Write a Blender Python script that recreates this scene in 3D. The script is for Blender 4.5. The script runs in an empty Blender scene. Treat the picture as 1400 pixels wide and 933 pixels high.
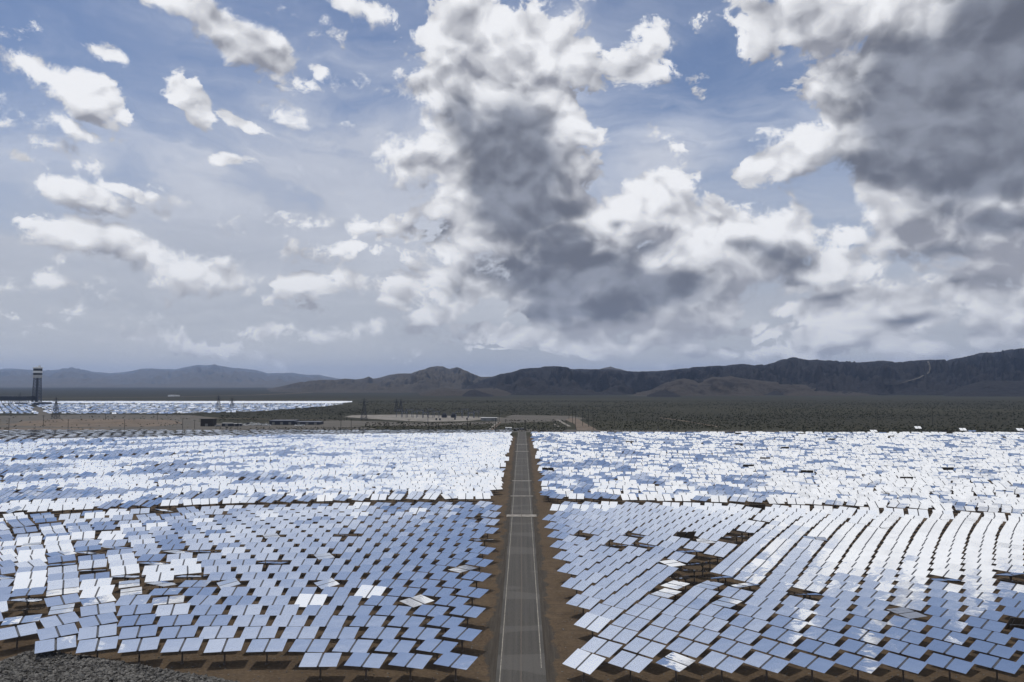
import bpy, math, random
import numpy as np
from mathutils import Vector, Matrix, Euler, noise
random.seed(7)
R = math.radians
sc = bpy.context.scene
COL = sc.collection

# ------------------------------------------------------------------ camera
F = 1000.0            # focal length in photograph pixels (1400 wide)
CAMH = 39.0
PITCH = math.atan(58.5 / F)
YAW = math.atan(14.0 / F)
cam_d = bpy.data.cameras.new('camera'); cam = bpy.data.objects.new('camera', cam_d); COL.objects.link(cam)
cam.location = (0.2, 0, CAMH)
cam.rotation_euler = (math.pi / 2 + PITCH, 0, YAW)
cam_d.sensor_width = 36.0; cam_d.lens = 36.0 * F / 1400.0
cam_d.clip_end = 60000; cam_d.clip_start = 0.5
sc.camera = cam
CM = Euler((math.pi / 2 + PITCH, 0, YAW)).to_matrix()
CI = CM.inverted()
CP = Vector((0.2, 0, CAMH))
def ray(px, py):
    return (CM @ Vector(((px - 700) / F, -(py - 466.5) / F, -1))).normalized()
def gnd(px, py, z=0.0):
    d = ray(px, py); t = (z - CP.z) / d.z
    return CP + d * t
def at_y(px, py, Y):
    d = ray(px, py); return CP + d * ((Y - CP.y) / d.y)
def proj(p):
    q = CI @ (Vector(p) - CP)
    return 700 + F * q.x / -q.z, 466.5 - F * q.y / -q.z

# ------------------------------------------------------------------ helpers
def link(o, parent=None):
    COL.objects.link(o)
    if parent: o.parent = parent
    return o
class MB:
    def __init__(s): s.v = []; s.f = []; s.m = []
    def quad(s, a, b, c, d, m=0):
        n = len(s.v); s.v += [tuple(a), tuple(b), tuple(c), tuple(d)]; s.f.append((n, n+1, n+2, n+3)); s.m.append(m)
    def box(s, c, size, rz=0, m=0, mat=None):
        hx, hy, hz = size[0]/2, size[1]/2, size[2]/2
        M = Matrix.Rotation(rz, 3, 'Z')
        n = len(s.v)
        for z in (-hz, hz):
            for x, y in ((-hx,-hy),(hx,-hy),(hx,hy),(-hx,hy)):
                p = M @ Vector((x, y, z)) + Vector(c)
                if mat is not None: p = mat @ p
                s.v.append(tuple(p))
        for f in ((0,3,2,1),(4,5,6,7),(0,1,5,4),(1,2,6,5),(2,3,7,6),(3,0,4,7)):
            s.f.append(tuple(n+i for i in f)); s.m.append(m)
    def tube(s, a, b, r0, r1=None, k=6, m=0):
        a = Vector(a); b = Vector(b); r1 = r0 if r1 is None else r1
        d = (b - a).normalized(); u = d.orthogonal().normalized(); w = d.cross(u)
        n = len(s.v)
        for p, r in ((a, r0), (b, r1)):
            for i in range(k):
                t = 2*math.pi*i/k
                s.v.append(tuple(p + (u*math.cos(t) + w*math.sin(t))*r))
        for i in range(k):
            j = (i+1) % k
            s.f.append((n+i, n+j, n+k+j, n+k+i)); s.m.append(m)
        s.f.append(tuple(n+i for i in reversed(range(k)))); s.m.append(m)
        s.f.append(tuple(n+k+i for i in range(k))); s.m.append(m)
    def mesh(s, name, mats):
        me = bpy.data.meshes.new(name); me.from_pydata(s.v, [], s.f)
        for m in mats: me.materials.append(m)
        me.polygons.foreach_set('material_index', s.m); me.update()
        return me
    def build(s, name, mats, parent=None, bevel=0):
        if not isinstance(mats, (list, tuple)): mats = [mats]
        o = bpy.data.objects.new(name, s.mesh(name, mats)); link(o, parent)
        if bevel:
            b = o.modifiers.new('bevel', 'BEVEL'); b.width = bevel; b.segments = 2; b.limit_method = 'ANGLE'
        return o
def tag(o, label=None, cat=None, group=None, kind=None):
    if label: o['label'] = label
    if cat: o['category'] = cat
    if group: o['group'] = group
    if kind: o['kind'] = kind
    return o
def empty(name, loc, rz=0):
    o = bpy.data.objects.new(name, None); o.location = loc; o.rotation_euler = (0, 0, rz); o.empty_display_size = .5
    return link(o)
def copy_tree(o, parent=None):
    c = o.copy(); COL.objects.link(c)
    if parent: c.parent = parent
    for ch in o.children: copy_tree(ch, c)
    return c
def np_mesh(name, V, Fq, mats, mi=None, smooth=False):
    me = bpy.data.meshes.new(name)
    V = np.asarray(V, dtype=np.float32); Fq = np.asarray(Fq, dtype=np.int32)
    k = Fq.shape[1]
    me.vertices.add(len(V)); me.vertices.foreach_set('co', V.ravel())
    me.loops.add(Fq.size); me.loops.foreach_set('vertex_index', Fq.ravel())
    me.polygons.add(len(Fq)); me.polygons.foreach_set('loop_start', np.arange(len(Fq), dtype=np.int32)*k)
    for m in mats: me.materials.append(m)
    if mi is not None: me.polygons.foreach_set('material_index', np.asarray(mi, dtype=np.int32))
    me.polygons.foreach_set('use_smooth', np.full(len(Fq), smooth))
    me.update(calc_edges=True); me.validate()
    return me

# ------------------------------------------------------------------ node helper
class NT:
    def __init__(s, tree): s.t = tree; s.n = tree.nodes; s.l = tree.links
    def put(s, sock, v):
        if v is None: return
        if isinstance(v, bpy.types.NodeSocket): s.l.new(v, sock)
        else:
            if isinstance(v, (tuple, list)) and len(v) == 3 and sock.type == 'RGBA': v = (*v, 1)
            sock.default_value = v
    def math(s, op, a, b=None, c=None, clamp=False):
        n = s.n.new('ShaderNodeMath'); n.operation = op; n.use_clamp = clamp
        s.put(n.inputs[0], a); s.put(n.inputs[1], b); s.put(n.inputs[2], c)
        return n.outputs[0]
    def add(s, a, b): return s.math('ADD', a, b)
    def sub(s, a, b): return s.math('SUBTRACT', a, b)
    def mul(s, a, b): return s.math('MULTIPLY', a, b)
    def mx(s, a, b): return s.math('MAXIMUM', a, b)
    def ss(s, x, lo, hi):
        n = s.n.new('ShaderNodeMapRange'); n.interpolation_type = 'SMOOTHSTEP'
        s.put(n.inputs['Value'], x); s.put(n.inputs['From Min'], lo); s.put(n.inputs['From Max'], hi)
        return n.outputs[0]
    def lin(s, x, lo, hi, a=0., b=1.):
        n = s.n.new('ShaderNodeMapRange')
        s.put(n.inputs[0], x); s.put(n.inputs[1], lo); s.put(n.inputs[2], hi); s.put(n.inputs[3], a); s.put(n.inputs[4], b)
        return n.outputs[0]
    def vm(s, op, a, b=None, sc=None):
        n = s.n.new('ShaderNodeVectorMath'); n.operation = op
        s.put(n.inputs[0], a); s.put(n.inputs[1], b)
        if sc is not None: s.put(n.inputs['Scale'], sc)
        return n.outputs[1] if op in ('DOT_PRODUCT', 'LENGTH', 'DISTANCE') else n.outputs[0]
    def mix(s, f, a, b, typ='MIX'):
        n = s.n.new('ShaderNodeMix'); n.data_type = 'RGBA'; n.blend_type = typ
        s.put(n.inputs[0], f); s.put(n.inputs[6], a); s.put(n.inputs[7], b)
        return n.outputs[2]
    def noise(s, vec, scale, detail=4, rough=.5, lac=2., dist=0., typ=None):
        n = s.n.new('ShaderNodeTexNoise'); s.put(n.inputs['Vector'], vec)
        n.inputs['Scale'].default_value = scale; n.inputs['Detail'].default_value = detail
        n.inputs['Roughness'].default_value = rough; n.inputs['Lacunarity'].default_value = lac
        n.inputs['Distortion'].default_value = dist
        return n.outputs['Fac']
    def voro(s, vec, scale, detail=0, rough=.5, feature='F1', smooth=None, rnd=1.0):
        n = s.n.new('ShaderNodeTexVoronoi'); n.feature = feature; s.put(n.inputs['Vector'], vec)
        n.inputs['Scale'].default_value = scale
        n.inputs['Detail'].default_value = detail; n.inputs['Roughness'].default_value = rough
        n.inputs['Randomness'].default_value = rnd
        if smooth is not None and 'Smoothness' in n.inputs: n.inputs['Smoothness'].default_value = smooth
        return n.outputs['Distance']
    def mapping(s, vec, loc=(0,0,0), rot=(0,0,0), scale=(1,1,1), typ='POINT'):
        n = s.n.new('ShaderNodeMapping'); n.vector_type = typ; s.put(n.inputs[0], vec)
        n.inputs[1].default_value = loc; n.inputs[2].default_value = rot; n.inputs[3].default_value = scale
        return n.outputs[0]

MATS = {}
def mat(name, col=(.5,.5,.5), rough=.7, metal=0., fn=None, spec=.5):
    m = bpy.data.materials.new(name); m.use_nodes = True
    b = m.node_tree.nodes['Principled BSDF']
    b.inputs['Base Color'].default_value = (*col, 1); b.inputs['Roughness'].default_value = rough
    b.inputs['Metallic'].default_value = metal; b.inputs['Specular IOR Level'].default_value = spec
    if fn:
        nt = NT(m.node_tree)
        g = nt.n.new('ShaderNodeNewGeometry').outputs['Position']
        c = fn(nt, g, b)
        if c is not None: nt.put(b.inputs['Base Color'], c)
    else:
        nt = NT(m.node_tree)
        g = nt.n.new('ShaderNodeTexCoord').outputs['Object']
        k = nt.noise(g, 2.5, 4, .6)
        c = nt.mix(nt.lin(k, .3, .7), tuple(x*.82 for x in col), tuple(min(1, x*1.12) for x in col))
        nt.put(b.inputs['Base Color'], c)
    MATS[name] = m
    return m
def bump(nt, b, h, strength, dist):
    n = nt.n.new('ShaderNodeBump'); n.inputs['Strength'].default_value = strength; n.inputs['Distance'].default_value = dist
    nt.put(n.inputs['Height'], h); nt.l.new(n.outputs[0], b.inputs['Normal'])

# ------------------------------------------------------------------ materials
def ground_fn(nt, g, b):
    sx = nt.n.new('ShaderNodeSeparateXYZ'); nt.put(sx.inputs[0], g); X, Y = sx.outputs[0], sx.outputs[1]
    n1 = nt.noise(g, .05, 7, .66); n2 = nt.noise(g, .35, 6, .66); n3 = nt.noise(g, 2.2, 4, .65)
    soil = nt.mix(nt.lin(n1, .35, .65), (.056, .038, .023), (.086, .062, .039))
    soil = nt.mix(nt.lin(n2, .38, .68), soil, (.048, .034, .022))
    soil = nt.mix(nt.mul(nt.lin(n3, .45, .7), .5), soil, (.125, .092, .06))
    # wheel tracks between the rows
    tr = nt.noise(nt.mapping(g, scale=(.05, 1.1, 1)), 1.0, 4, .5, dist=.3)
    soil = nt.mix(nt.mul(nt.ss(tr, .56, .68), .5), soil, (.046, .033, .023))
    # dark asphalt-grindings shoulder beside the road, ragged edge
    ax = nt.math('ABSOLUTE', nt.add(X, 0.0))
    edge = nt.add(ax, nt.mul(nt.sub(nt.noise(g, .16, 7, .68), .5), 6.5))
    shf = nt.sub(1.0, nt.ss(edge, 4.5, 5.1))
    sh = nt.mix(nt.lin(nt.noise(nt.mapping(g, scale=(3.0, .12, 1)), 1.0, 5, .6), .35, .65), (.030, .026, .022), (.050, .044, .037))
    near = nt.mix(nt.mul(shf, .93), soil, sh)
    # desert plain past the field: scrub colours, darkened and patched for cloud shade
    v1 = nt.noise(g, .010, 8, .62); v2 = nt.voro(g, .16, 1); v3 = nt.noise(nt.mapping(g, scale=(.25, 1, 1)), .0026, 6, .6)
    pl = nt.mix(nt.lin(v1, .3, .7), (.010, .011, .005), (.017, .0175, .008))
    pl = nt.mix(nt.ss(v3, .46, .60), pl, (.026, .026, .013))
    pl = nt.mix(nt.mul(nt.ss(v2, .5, .8), .4), pl, (.035, .031, .02))
    far = nt.ss(Y, 520., 570.)
    col = nt.mix(far, near, pl)
    f2 = nt.ss(Y, 1500., 2600.)
    col = nt.mix(nt.mul(f2, .7), col, (.012, .0125, .009))
    bump(nt, b, nt.add(n2, nt.mul(n3, .4)), .5, .25)
    return col
M_ground = mat('desert_soil', rough=.95, fn=ground_fn, spec=.15)
def asph_fn(nt, g, b):
    s = nt.noise(nt.mapping(g, scale=(1.6, .02, 1)), 1.0, 5, .6)
    n = nt.noise(g, .12, 6, .6); fine = nt.noise(g, 9., 3, .7)
    c = nt.mix(nt.lin(s, .35, .65), (.026, .024, .021), (.050, .046, .040))
    c = nt.mix(nt.mul(nt.ss(n, .5, .72), .5), c, (.036, .034, .033))
    c = nt.mix(nt.mul(nt.lin(fine, .4, .65), .3), c, (.11, .105, .098))
    sx = nt.n.new('ShaderNodeSeparateXYZ'); nt.put(sx.inputs[0], g)
    seam = nt.sub(1., nt.ss(nt.math('ABSOLUTE', nt.add(sx.outputs[0], nt.mul(nt.sub(nt.noise(g, .3, 3), .5), .15))), .03, .11))
    c = nt.mix(nt.mul(seam, .45), c, (.13, .10, .075))
    patch = nt.noise(nt.mapping(g, scale=(.03, .09, 1)), 1.0, 2, .4)
    c = nt.mix(nt.mul(nt.ss(patch, .55, .57), .3), c, (.10, .095, .088))
    return c
M_asph = mat('worn_asphalt', rough=.85, fn=asph_fn, spec=.3)
def paint_fn(nt, g, b):
    n = nt.noise(g, 3.0, 6, .75)
    return nt.mix(nt.ss(n, .38, .62), (.09, .08, .065), (.27, .25, .21))
M_paint = mat('faded_road_paint', rough=.8, fn=paint_fn)
def conc_fn(nt, g, b):
    n = nt.noise(g, .8, 6, .7)
    return nt.mix(nt.ss(n, .35, .65), (.13, .118, .10), (.23, .215, .19))
M_conc = mat('pale_concrete', rough=.85, fn=conc_fn)
def tan_fn(nt, g, b):
    n = nt.noise(g, .05, 7, .65); n2 = nt.voro(g, .22, 0)
    c = nt.mix(nt.ss(n, .35, .65), (.07, .05, .033), (.12, .088, .06))
    return nt.mix(nt.mul(nt.ss(n2, .55, .8), .35), c, (.07, .06, .045))
M_tan = mat('bare_tan_dirt', rough=.95, fn=tan_fn)
def grey_fn(nt, g, b):
    n = nt.noise(g, .06, 7, .65)
    return nt.mix(nt.ss(n, .35, .65), (.046, .040, .031), (.074, .065, .052))
M_grey = mat('grey_graded_earth', rough=.95, fn=grey_fn)
def pad_fn(nt, g, b):
    n = nt.noise(g, .07, 7, .6)
    return nt.mix(nt.ss(n, .4, .6), (.11, .10, .085), (.18, .165, .145))
M_pad = mat('pale_gravel', rough=.95, fn=pad_fn)
def mirror_fn(nt, g, b):
    n = nt.noise(g, .35, 2, .5)
    bump(nt, b, n, .35, .05)
    d = nt.noise(g, .6, 3, .55)
    nt.put(b.inputs['Roughness'], nt.lin(d, .3, .8, .015, .05))
    return nt.mix(nt.mul(nt.ss(d, .45, .8), .3), (.93, .94, .95), (.84, .84, .83))
M_mirror = mat('mirror_glass', rough=.02, metal=1., fn=mirror_fn)
M_back = mat('mirror_backing', (.16, .145, .125), .6)
M_steel = mat('galvanised_steel', (.30, .30, .29), .5, .6)
M_post = mat('weathered_post_steel', (.13, .105, .085), .65, .3)
M_box = mat('drive_housing', (.22, .22, .21), .5, .3)
M_dark = mat('dark_steel', (.030, .034, .046), .6)
M_struct = mat('tower_steel', (.075, .085, .11), .6)
M_white = mat('white_panel', (.86, .86, .85), .6)
M_offwhite = mat('pale_panel', (.50, .50, .50), .6)
M_black = mat('receiver_tubes', (.025, .025, .027), .5)
M_wood = mat('creosoted_wood', (.030, .026, .022), .85)
M_blue = mat('bluish_equipment_paint', (.11, .12, .15), .5)
M_cardark = mat('car_glass', (.02, .022, .025), .15)
M_tyre = mat('tyre_rubber', (.02, .02, .02), .8)
M_red = mat('muted_red_paint', (.22, .05, .04), .4)
M_carw = mat('white_car_paint', (.75, .75, .73), .3)
M_cars = mat('silver_car_paint', (.35, .36, .38), .3, .3)
M_carb = mat('dark_car_paint', (.03, .035, .05), .3)
def scrub_fn(nt, g, b):
    n = nt.noise(g, .08, 4, .6)
    return nt.mix(nt.lin(n, .35, .65), (.010, .011, .004), (.019, .019, .008))
M_scrub = mat('creosote_bush', rough=.95, fn=scrub_fn, spec=.1)
def stone_fn(nt, g, b):
    v = nt.n.new('ShaderNodeTexVoronoi'); v.inputs['Scale'].default_value = 2.6; nt.put(v.inputs['Vector'], g)
    h = nt.n.new('ShaderNodeSeparateColor'); nt.l.new(v.outputs['Color'], h.inputs[0])
    c = nt.mix(h.outputs[0], (.014, .013, .012), (.12, .116, .108))
    return nt.mix(nt.mul(nt.ss(nt.noise(g, 6., 4, .6), .5, .7), .4), c, (.30, .28, .26))
M_stone = mat('broken_grey_rock', rough=.9, fn=stone_fn, spec=.2)
def hill_mat(name, c1, c2, c3, s=1.):
    def fn(nt, g, b):
        n = nt.noise(g, .0022*s, 8, .62); n2 = nt.noise(g, .012*s, 7, .68)
        c = nt.mix(nt.ss(n, .42, .62), c1, c2)  # pale and dark rock patches that also stand in for cloud shade
        c = nt.mix(nt.mul(nt.ss(n2, .5, .68), .7), c, c3)
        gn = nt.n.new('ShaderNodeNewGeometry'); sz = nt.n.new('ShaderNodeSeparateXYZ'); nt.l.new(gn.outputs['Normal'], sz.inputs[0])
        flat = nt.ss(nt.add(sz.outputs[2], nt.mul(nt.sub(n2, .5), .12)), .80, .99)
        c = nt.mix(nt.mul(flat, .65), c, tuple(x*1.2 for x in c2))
        steep = nt.sub(1., nt.ss(nt.add(sz.outputs[2], nt.mul(nt.sub(n2, .5), .2)), .62, .86))  # steep rock darker, flat alluvium paler; slope shading put into the colour
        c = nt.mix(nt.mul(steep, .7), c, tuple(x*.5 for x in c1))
        bump(nt, b, nt.add(nt.noise(g, .010*s, 9, .7), nt.mul(nt.noise(g, .05*s, 6, .7), .3)), 1.0, 34.)
        return c
    return mat(name, rough=.95, fn=fn, spec=.1)
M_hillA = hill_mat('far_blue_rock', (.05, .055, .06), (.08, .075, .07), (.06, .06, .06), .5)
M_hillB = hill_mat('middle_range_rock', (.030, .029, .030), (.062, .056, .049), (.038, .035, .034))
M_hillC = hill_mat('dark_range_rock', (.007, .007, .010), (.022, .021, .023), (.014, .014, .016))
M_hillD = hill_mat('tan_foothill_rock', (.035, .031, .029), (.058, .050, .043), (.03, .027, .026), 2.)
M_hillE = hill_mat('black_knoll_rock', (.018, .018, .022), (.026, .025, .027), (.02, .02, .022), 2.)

# ------------------------------------------------------------------ ground
xs = sorted(set([-40000, -15000, -6000] + list(range(-3000, 3001, 250)) + [6000, 15000, 40000]))
ys = sorted(set([-3000, -300] + list(range(0, 4001, 200)) + [6000, 10000, 20000, 45000]))
gv = [(x, y, 0) for y in ys for x in xs]
gf = [(j*len(xs)+i, j*len(xs)+i+1, (j+1)*len(xs)+i+1, (j+1)*len(xs)+i) for j in range(len(ys)-1) for i in range(len(xs)-1)]
o = bpy.data.objects.new('desert_ground', np_mesh('desert_ground', gv, gf, [M_ground])); link(o); tag(o, kind='structure')

def sheet(name, pts, z, m, seed=0, rag=0.):
    """ground polygon from photo-traced outline laid flat on the plain, outline resampled and roughened"""
    P = [gnd(px, py) for px, py in pts]
    out = []
    for i in range(len(P)):
        a, b = P[i], P[(i+1) % len(P)]
        k = 10
        for j in range(k):
            p = a.lerp(b, j/k)
            r = noise.noise(Vector((i*3.1+j*.7, seed, 0)))*rag*(0 if j == 0 else 1)
            q = (b-a).normalized(); out.append((p.x - q.y*r, p.y + q.x*r, z))
    me = bpy.data.meshes.new(name); me.from_pydata(out, [], [tuple(range(len(out)))]); me.materials.append(m); me.update()
    import bmesh
    bm = bmesh.new(); bm.from_mesh(me); bmesh.ops.triangulate(bm, faces=bm.faces[:]); bm.normal_update()
    for f in bm.faces:
        if f.normal.z < 0: f.normal_flip()
    bm.to_mesh(me); bm.free()
    o = bpy.data.objects.new(name, me); link(o); tag(o, kind='structure'); return o
def strip(name, pts, w, z, m, world=False):
    P = [Vector(p) for p in pts] if world else [gnd(*p) for p in pts]
    b = MB()
    L = []
    for i, p in enumerate(P):
        d = (P[min(i+1, len(P)-1)] - P[max(i-1, 0)]); d.z = 0; d.normalize()
        n = Vector((-d.y, d.x, 0))*w/2; L.append((p+n, p-n))
    for i in range(len(P)-1):
        q = [L[i][1], L[i+1][1], L[i+1][0], L[i][0]]
        if world: b.quad(*q)
        else: b.quad(*[(v.x, v.y, z) for v in q])
    o = b.build(name, m); tag(o, kind='structure'); return o

# road
def road_sheet(name, x0, x1, y0, y1, z, m, n=40):
    v = []; f = []
    for i in range(n+1):
        y = y0 + (y1-y0)*i/n; v += [(x0, y, z), (x1, y, z)]
    for i in range(n): f.append((2*i, 2*i+1, 2*i+3, 2*i+2))
    o = bpy.data.objects.new(name, np_mesh(name, v, f, [m])); link(o); tag(o, kind='structure'); return o
road_sheet('road', -3.35, 3.35, 20, 610, .05, M_asph)
road_sheet('road_marking', -2.87, -2.74, 20, 606, .056, M_paint)
road_sheet('road_marking', 2.74, 2.87, 103, 606, .056, M_paint)
def slab(x0, x1, py, dep, h=.10, m=M_conc):
    y = gnd(714, py).y; b = MB(); b.box(((x0+x1)/2, y, .05 + h/2), (x1-x0, dep, h))
    o = b.build('concrete_crossing', m, bevel=.02); tag(o, kind='structure')
slab(-4.5, -.08, 705.8, 3.6); slab(.08, 4.4, 705.8, 3.6)
slab(-3.95, 3.95, 678.8, 1.5, .08); slab(-3.9, 3.9, 657.8, 1.3, .06)
slab(-3.9, 3.9, 617.6, 2.2, .06); slab(-3.9, 3.9, 607.8, 2.4, .06)

# bare earth beyond the field, tracks
sheet('graded_earth', [(-20, 569), (150, 566.5), (262, 568), (300, 572), (270, 577), (330, 581), (480, 582), (520, 587), (380, 589.3), (-20, 589.2)], .03, M_grey, 1, 3)
sheet('dirt_patch', [(12, 582), (30, 576.5), (80, 573.5), (160, 573), (235, 574.5), (252, 579), (215, 583.5), (90, 584)], .06, M_tan, 2, 3)
sheet('dirt_patch', [(-20, 585), (60, 585.5), (150, 586), (150, 588), (-20, 588)], .06, M_tan, 3, 1)
sheet('graded_earth', [(360, 577.5), (470, 575), (560, 578), (610, 578.6), (780, 573.3), (770, 570), (690, 571), (700, 567.5), (780, 569), (800, 572), (790, 575), (640, 581), (560, 583), (420, 582)], .045, M_grey, 4, 1)
sheet('gravel_pad', [(470, 570.5), (482, 568), (560, 567), (690, 571.4), (660, 574), (640, 576), (590, 577), (556, 576)], .08, M_pad, 5, 1)
sheet('graded_earth', [(645, 591.2), (660, 587.5), (720, 587), (800, 588), (900, 589), (1100, 589.5), (1100, 590.5), (730, 591.3)], .045, M_grey, 6, 1)
sheet('graded_earth', [(720, 569), (775, 570), (781, 573.5), (680, 576), (680, 572.5)], .06, M_grey, 6, 1)
sheet('dirt_patch', [(773, 574.5), (778, 571.5), (789, 572.5), (802, 580), (818, 588.6), (789, 588.6), (786, 580)], .07, M_tan, 7, .6)
strip('dirt_track', [(670, 591.5), (677, 584), (684.5, 577)], 2.6, .09, M_tan)
strip('dirt_track', [(665.5, 591), (673, 584), (681, 577)], 2.0, .09, M_pad)
strip('dirt_track', [(762, 574), (770, 578.5), (779, 583.5)], 3.2, .09, M_pad)
strip('dirt_track', [(757, 580), (764, 583.5)], 2.2, .09, M_pad)
strip('dirt_track', [(903, 571.5), (930, 575), (960, 580), (983, 584)], 4.0, .09, M_tan)
strip('dirt_track', [(20, 545.3), (230, 543.2), (350, 540.4), (430, 537), (490, 534.3)], 26, .2, M_tan)
strip('dirt_track', [(262, 570.5), (330, 572.8), (470, 575)], 5, .09, M_tan)
strip('dirt_track', [(46, 557), (53, 561), (62, 568.5)], 14, .09, M_grey)
strip('dirt_track', [(790, 570.6), (770, 570.6), (700, 570)], 4, .09, M_grey)
strip('dirt_track', [(860, 541.5), (1000, 540.6), (1100, 540.4)], 50, .2, M_grey)

# low earth mound at the left
def mound(name, px0, px1, py, h, depth, m, seed):
    a = gnd(px0, py); b = gnd(px1, py); c = (a+b)/2; w = (b-a).length/2
    V = []; Fc = []; nx, ny = 40, 14
    for j in range(ny+1):
        for i in range(nx+1):
            u = i/nx*2-1; v = j/ny*2-1
            z = h*max(0, 1-u*u)*max(0, 1-v*v)*(.75+.5*noise.noise(Vector((u*3, v*2, seed)))) - .15
            V.append((c.x+u*w, c.y+v*depth, z+.2))
    for j in range(ny):
        for i in range(nx): q = j*(nx+1)+i; Fc.append((q, q+1, q+nx+2, q+nx+1))
    o = bpy.data.objects.new(name, np_mesh(name, V, Fc, [m], smooth=True)); link(o); tag(o, kind='structure')
mound('dirt_mound', 95, 225, 577.5, 2.6, 28, M_tan, 1)
mound('dirt_mound', 10, 120, 580, 1.6, 20, M_tan, 4)

# ------------------------------------------------------------------ mountains
def hills(name, prof, Dridge, Dbase, m, seed, ybase=None, step=1.5, rows=64, rough=.22):
    """a range as real relief: ridge line at Dridge, spurs and gullies running down to the plain at Dbase, back slope behind"""
    xs_ = np.arange(prof[0][0], prof[-1][0]+.1, step)
    hy = np.interp(xs_, [p[0] for p in prof], [p[1] for p in prof])
    T = list(np.linspace(0, 1, rows)) + [1.12, 1.3, 1.6]
    V = []; n = len(xs_)
    for t in T:
        for i, px in enumerate(xs_):
            d = ray(px, 520); s = Vector((d.x, d.y, 0)).normalized(); cosv = s.y
            D = (Dbase + (Dridge-Dbase)*t)
            p = Vector((CP.x + s.x/cosv*D, D, 0))
            top = at_y(px, hy[i] + 0*0, Dridge).z
            fx = p.x*.001
            jag = (noise.fractal(Vector((fx*36000./Dridge, seed, 0)), 1, 2, 5))*.075
            top = max(0, top*(1+jag))
            sp = noise.ridged_multi_fractal(Vector((p.x*22./Dridge+noise.noise(Vector((p.y*.004, seed, 3)))*.5, p.y*9./Dridge, seed)), .9, 2.1, 6, 1., 2.)
            sp = (sp-1.1)*1.3
            if t <= 1:
                base = top*(t**1.5*.75 + .25*t)
                z = base + top*rough*4*t*(1-t)*sp
                z = min(z, (CAMH + (top-CAMH)*D/Dridge)*.995 if top > CAMH else top) if t < 1 else top
            else: z = top*(1-(t-1)*1.5)
            V.append((p.x, p.y, z - 1.5 - (8 if t == 0 else 0)))
    Fc = []
    for j in range(len(T)-1):
        for i in range(n-1): q = j*n+i; Fc.append((q, q+1, q+n+1, q+n))
    me = np_mesh(name, V, Fc, [m], smooth=True)
    o = bpy.data.objects.new(name, me); link(o); tag(o, kind='structure')
    return o
farL = [(-90,507),(-40,505),(0,505.5),(25,504.5),(45,506.5),(62,507),(77,506),(88,504),(97,503),(110,505.5),(130,509),(140,509.5),(160,510.5),(175,509),(190,505),(207,504),(225,505.5),(240,505),(260,501),(270,499),(280,500),(292,499),(310,502),(350,507),(365,511),(400,510.5),(420,512.5),(436,512.5),(457,517),(490,522),(530,531),(560,536)]
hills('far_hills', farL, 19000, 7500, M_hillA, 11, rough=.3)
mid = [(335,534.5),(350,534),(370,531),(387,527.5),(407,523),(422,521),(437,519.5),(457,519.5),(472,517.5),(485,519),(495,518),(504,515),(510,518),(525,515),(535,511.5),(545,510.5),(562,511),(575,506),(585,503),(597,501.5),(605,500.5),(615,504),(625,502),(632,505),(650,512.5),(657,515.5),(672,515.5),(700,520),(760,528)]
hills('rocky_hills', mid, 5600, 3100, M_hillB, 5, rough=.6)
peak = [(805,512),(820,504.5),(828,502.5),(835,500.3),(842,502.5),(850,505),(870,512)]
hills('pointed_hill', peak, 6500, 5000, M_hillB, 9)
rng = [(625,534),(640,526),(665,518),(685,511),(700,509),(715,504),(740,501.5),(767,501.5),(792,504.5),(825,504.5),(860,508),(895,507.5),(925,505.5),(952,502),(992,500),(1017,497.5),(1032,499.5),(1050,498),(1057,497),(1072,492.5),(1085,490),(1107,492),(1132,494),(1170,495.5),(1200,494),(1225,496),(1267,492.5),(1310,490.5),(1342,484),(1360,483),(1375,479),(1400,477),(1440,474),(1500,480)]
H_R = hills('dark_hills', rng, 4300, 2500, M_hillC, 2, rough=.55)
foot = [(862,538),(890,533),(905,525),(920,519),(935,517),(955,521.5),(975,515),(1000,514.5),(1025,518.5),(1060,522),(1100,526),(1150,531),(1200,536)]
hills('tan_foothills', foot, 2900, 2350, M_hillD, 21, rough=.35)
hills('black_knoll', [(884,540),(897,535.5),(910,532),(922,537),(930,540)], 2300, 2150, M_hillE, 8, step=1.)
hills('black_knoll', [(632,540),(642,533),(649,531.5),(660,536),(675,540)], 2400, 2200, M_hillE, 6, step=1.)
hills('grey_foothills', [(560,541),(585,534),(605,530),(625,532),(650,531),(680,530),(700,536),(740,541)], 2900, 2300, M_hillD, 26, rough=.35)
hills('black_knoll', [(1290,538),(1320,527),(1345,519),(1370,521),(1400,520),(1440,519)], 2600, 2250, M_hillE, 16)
# pale track climbing the dark range
from mathutils.bvhtree import BVHTree
dg = bpy.context.evaluated_depsgraph_get()
bv = BVHTree.FromObject(H_R, dg)
pts = []
for px, py in [(1209,526),(1225,527.6),(1242,522),(1256,518),(1262,514.5),(1269,511),(1271,505),(1270,499),(1268,495)]:
    h = bv.ray_cast(CP, ray(px, py))
    if h[0] is not None: pts.append(h[0] + Vector((0, -2, 3)))
if len(pts) > 2: strip('hill_track', pts, 7, 0, M_grey, world=True)

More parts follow.
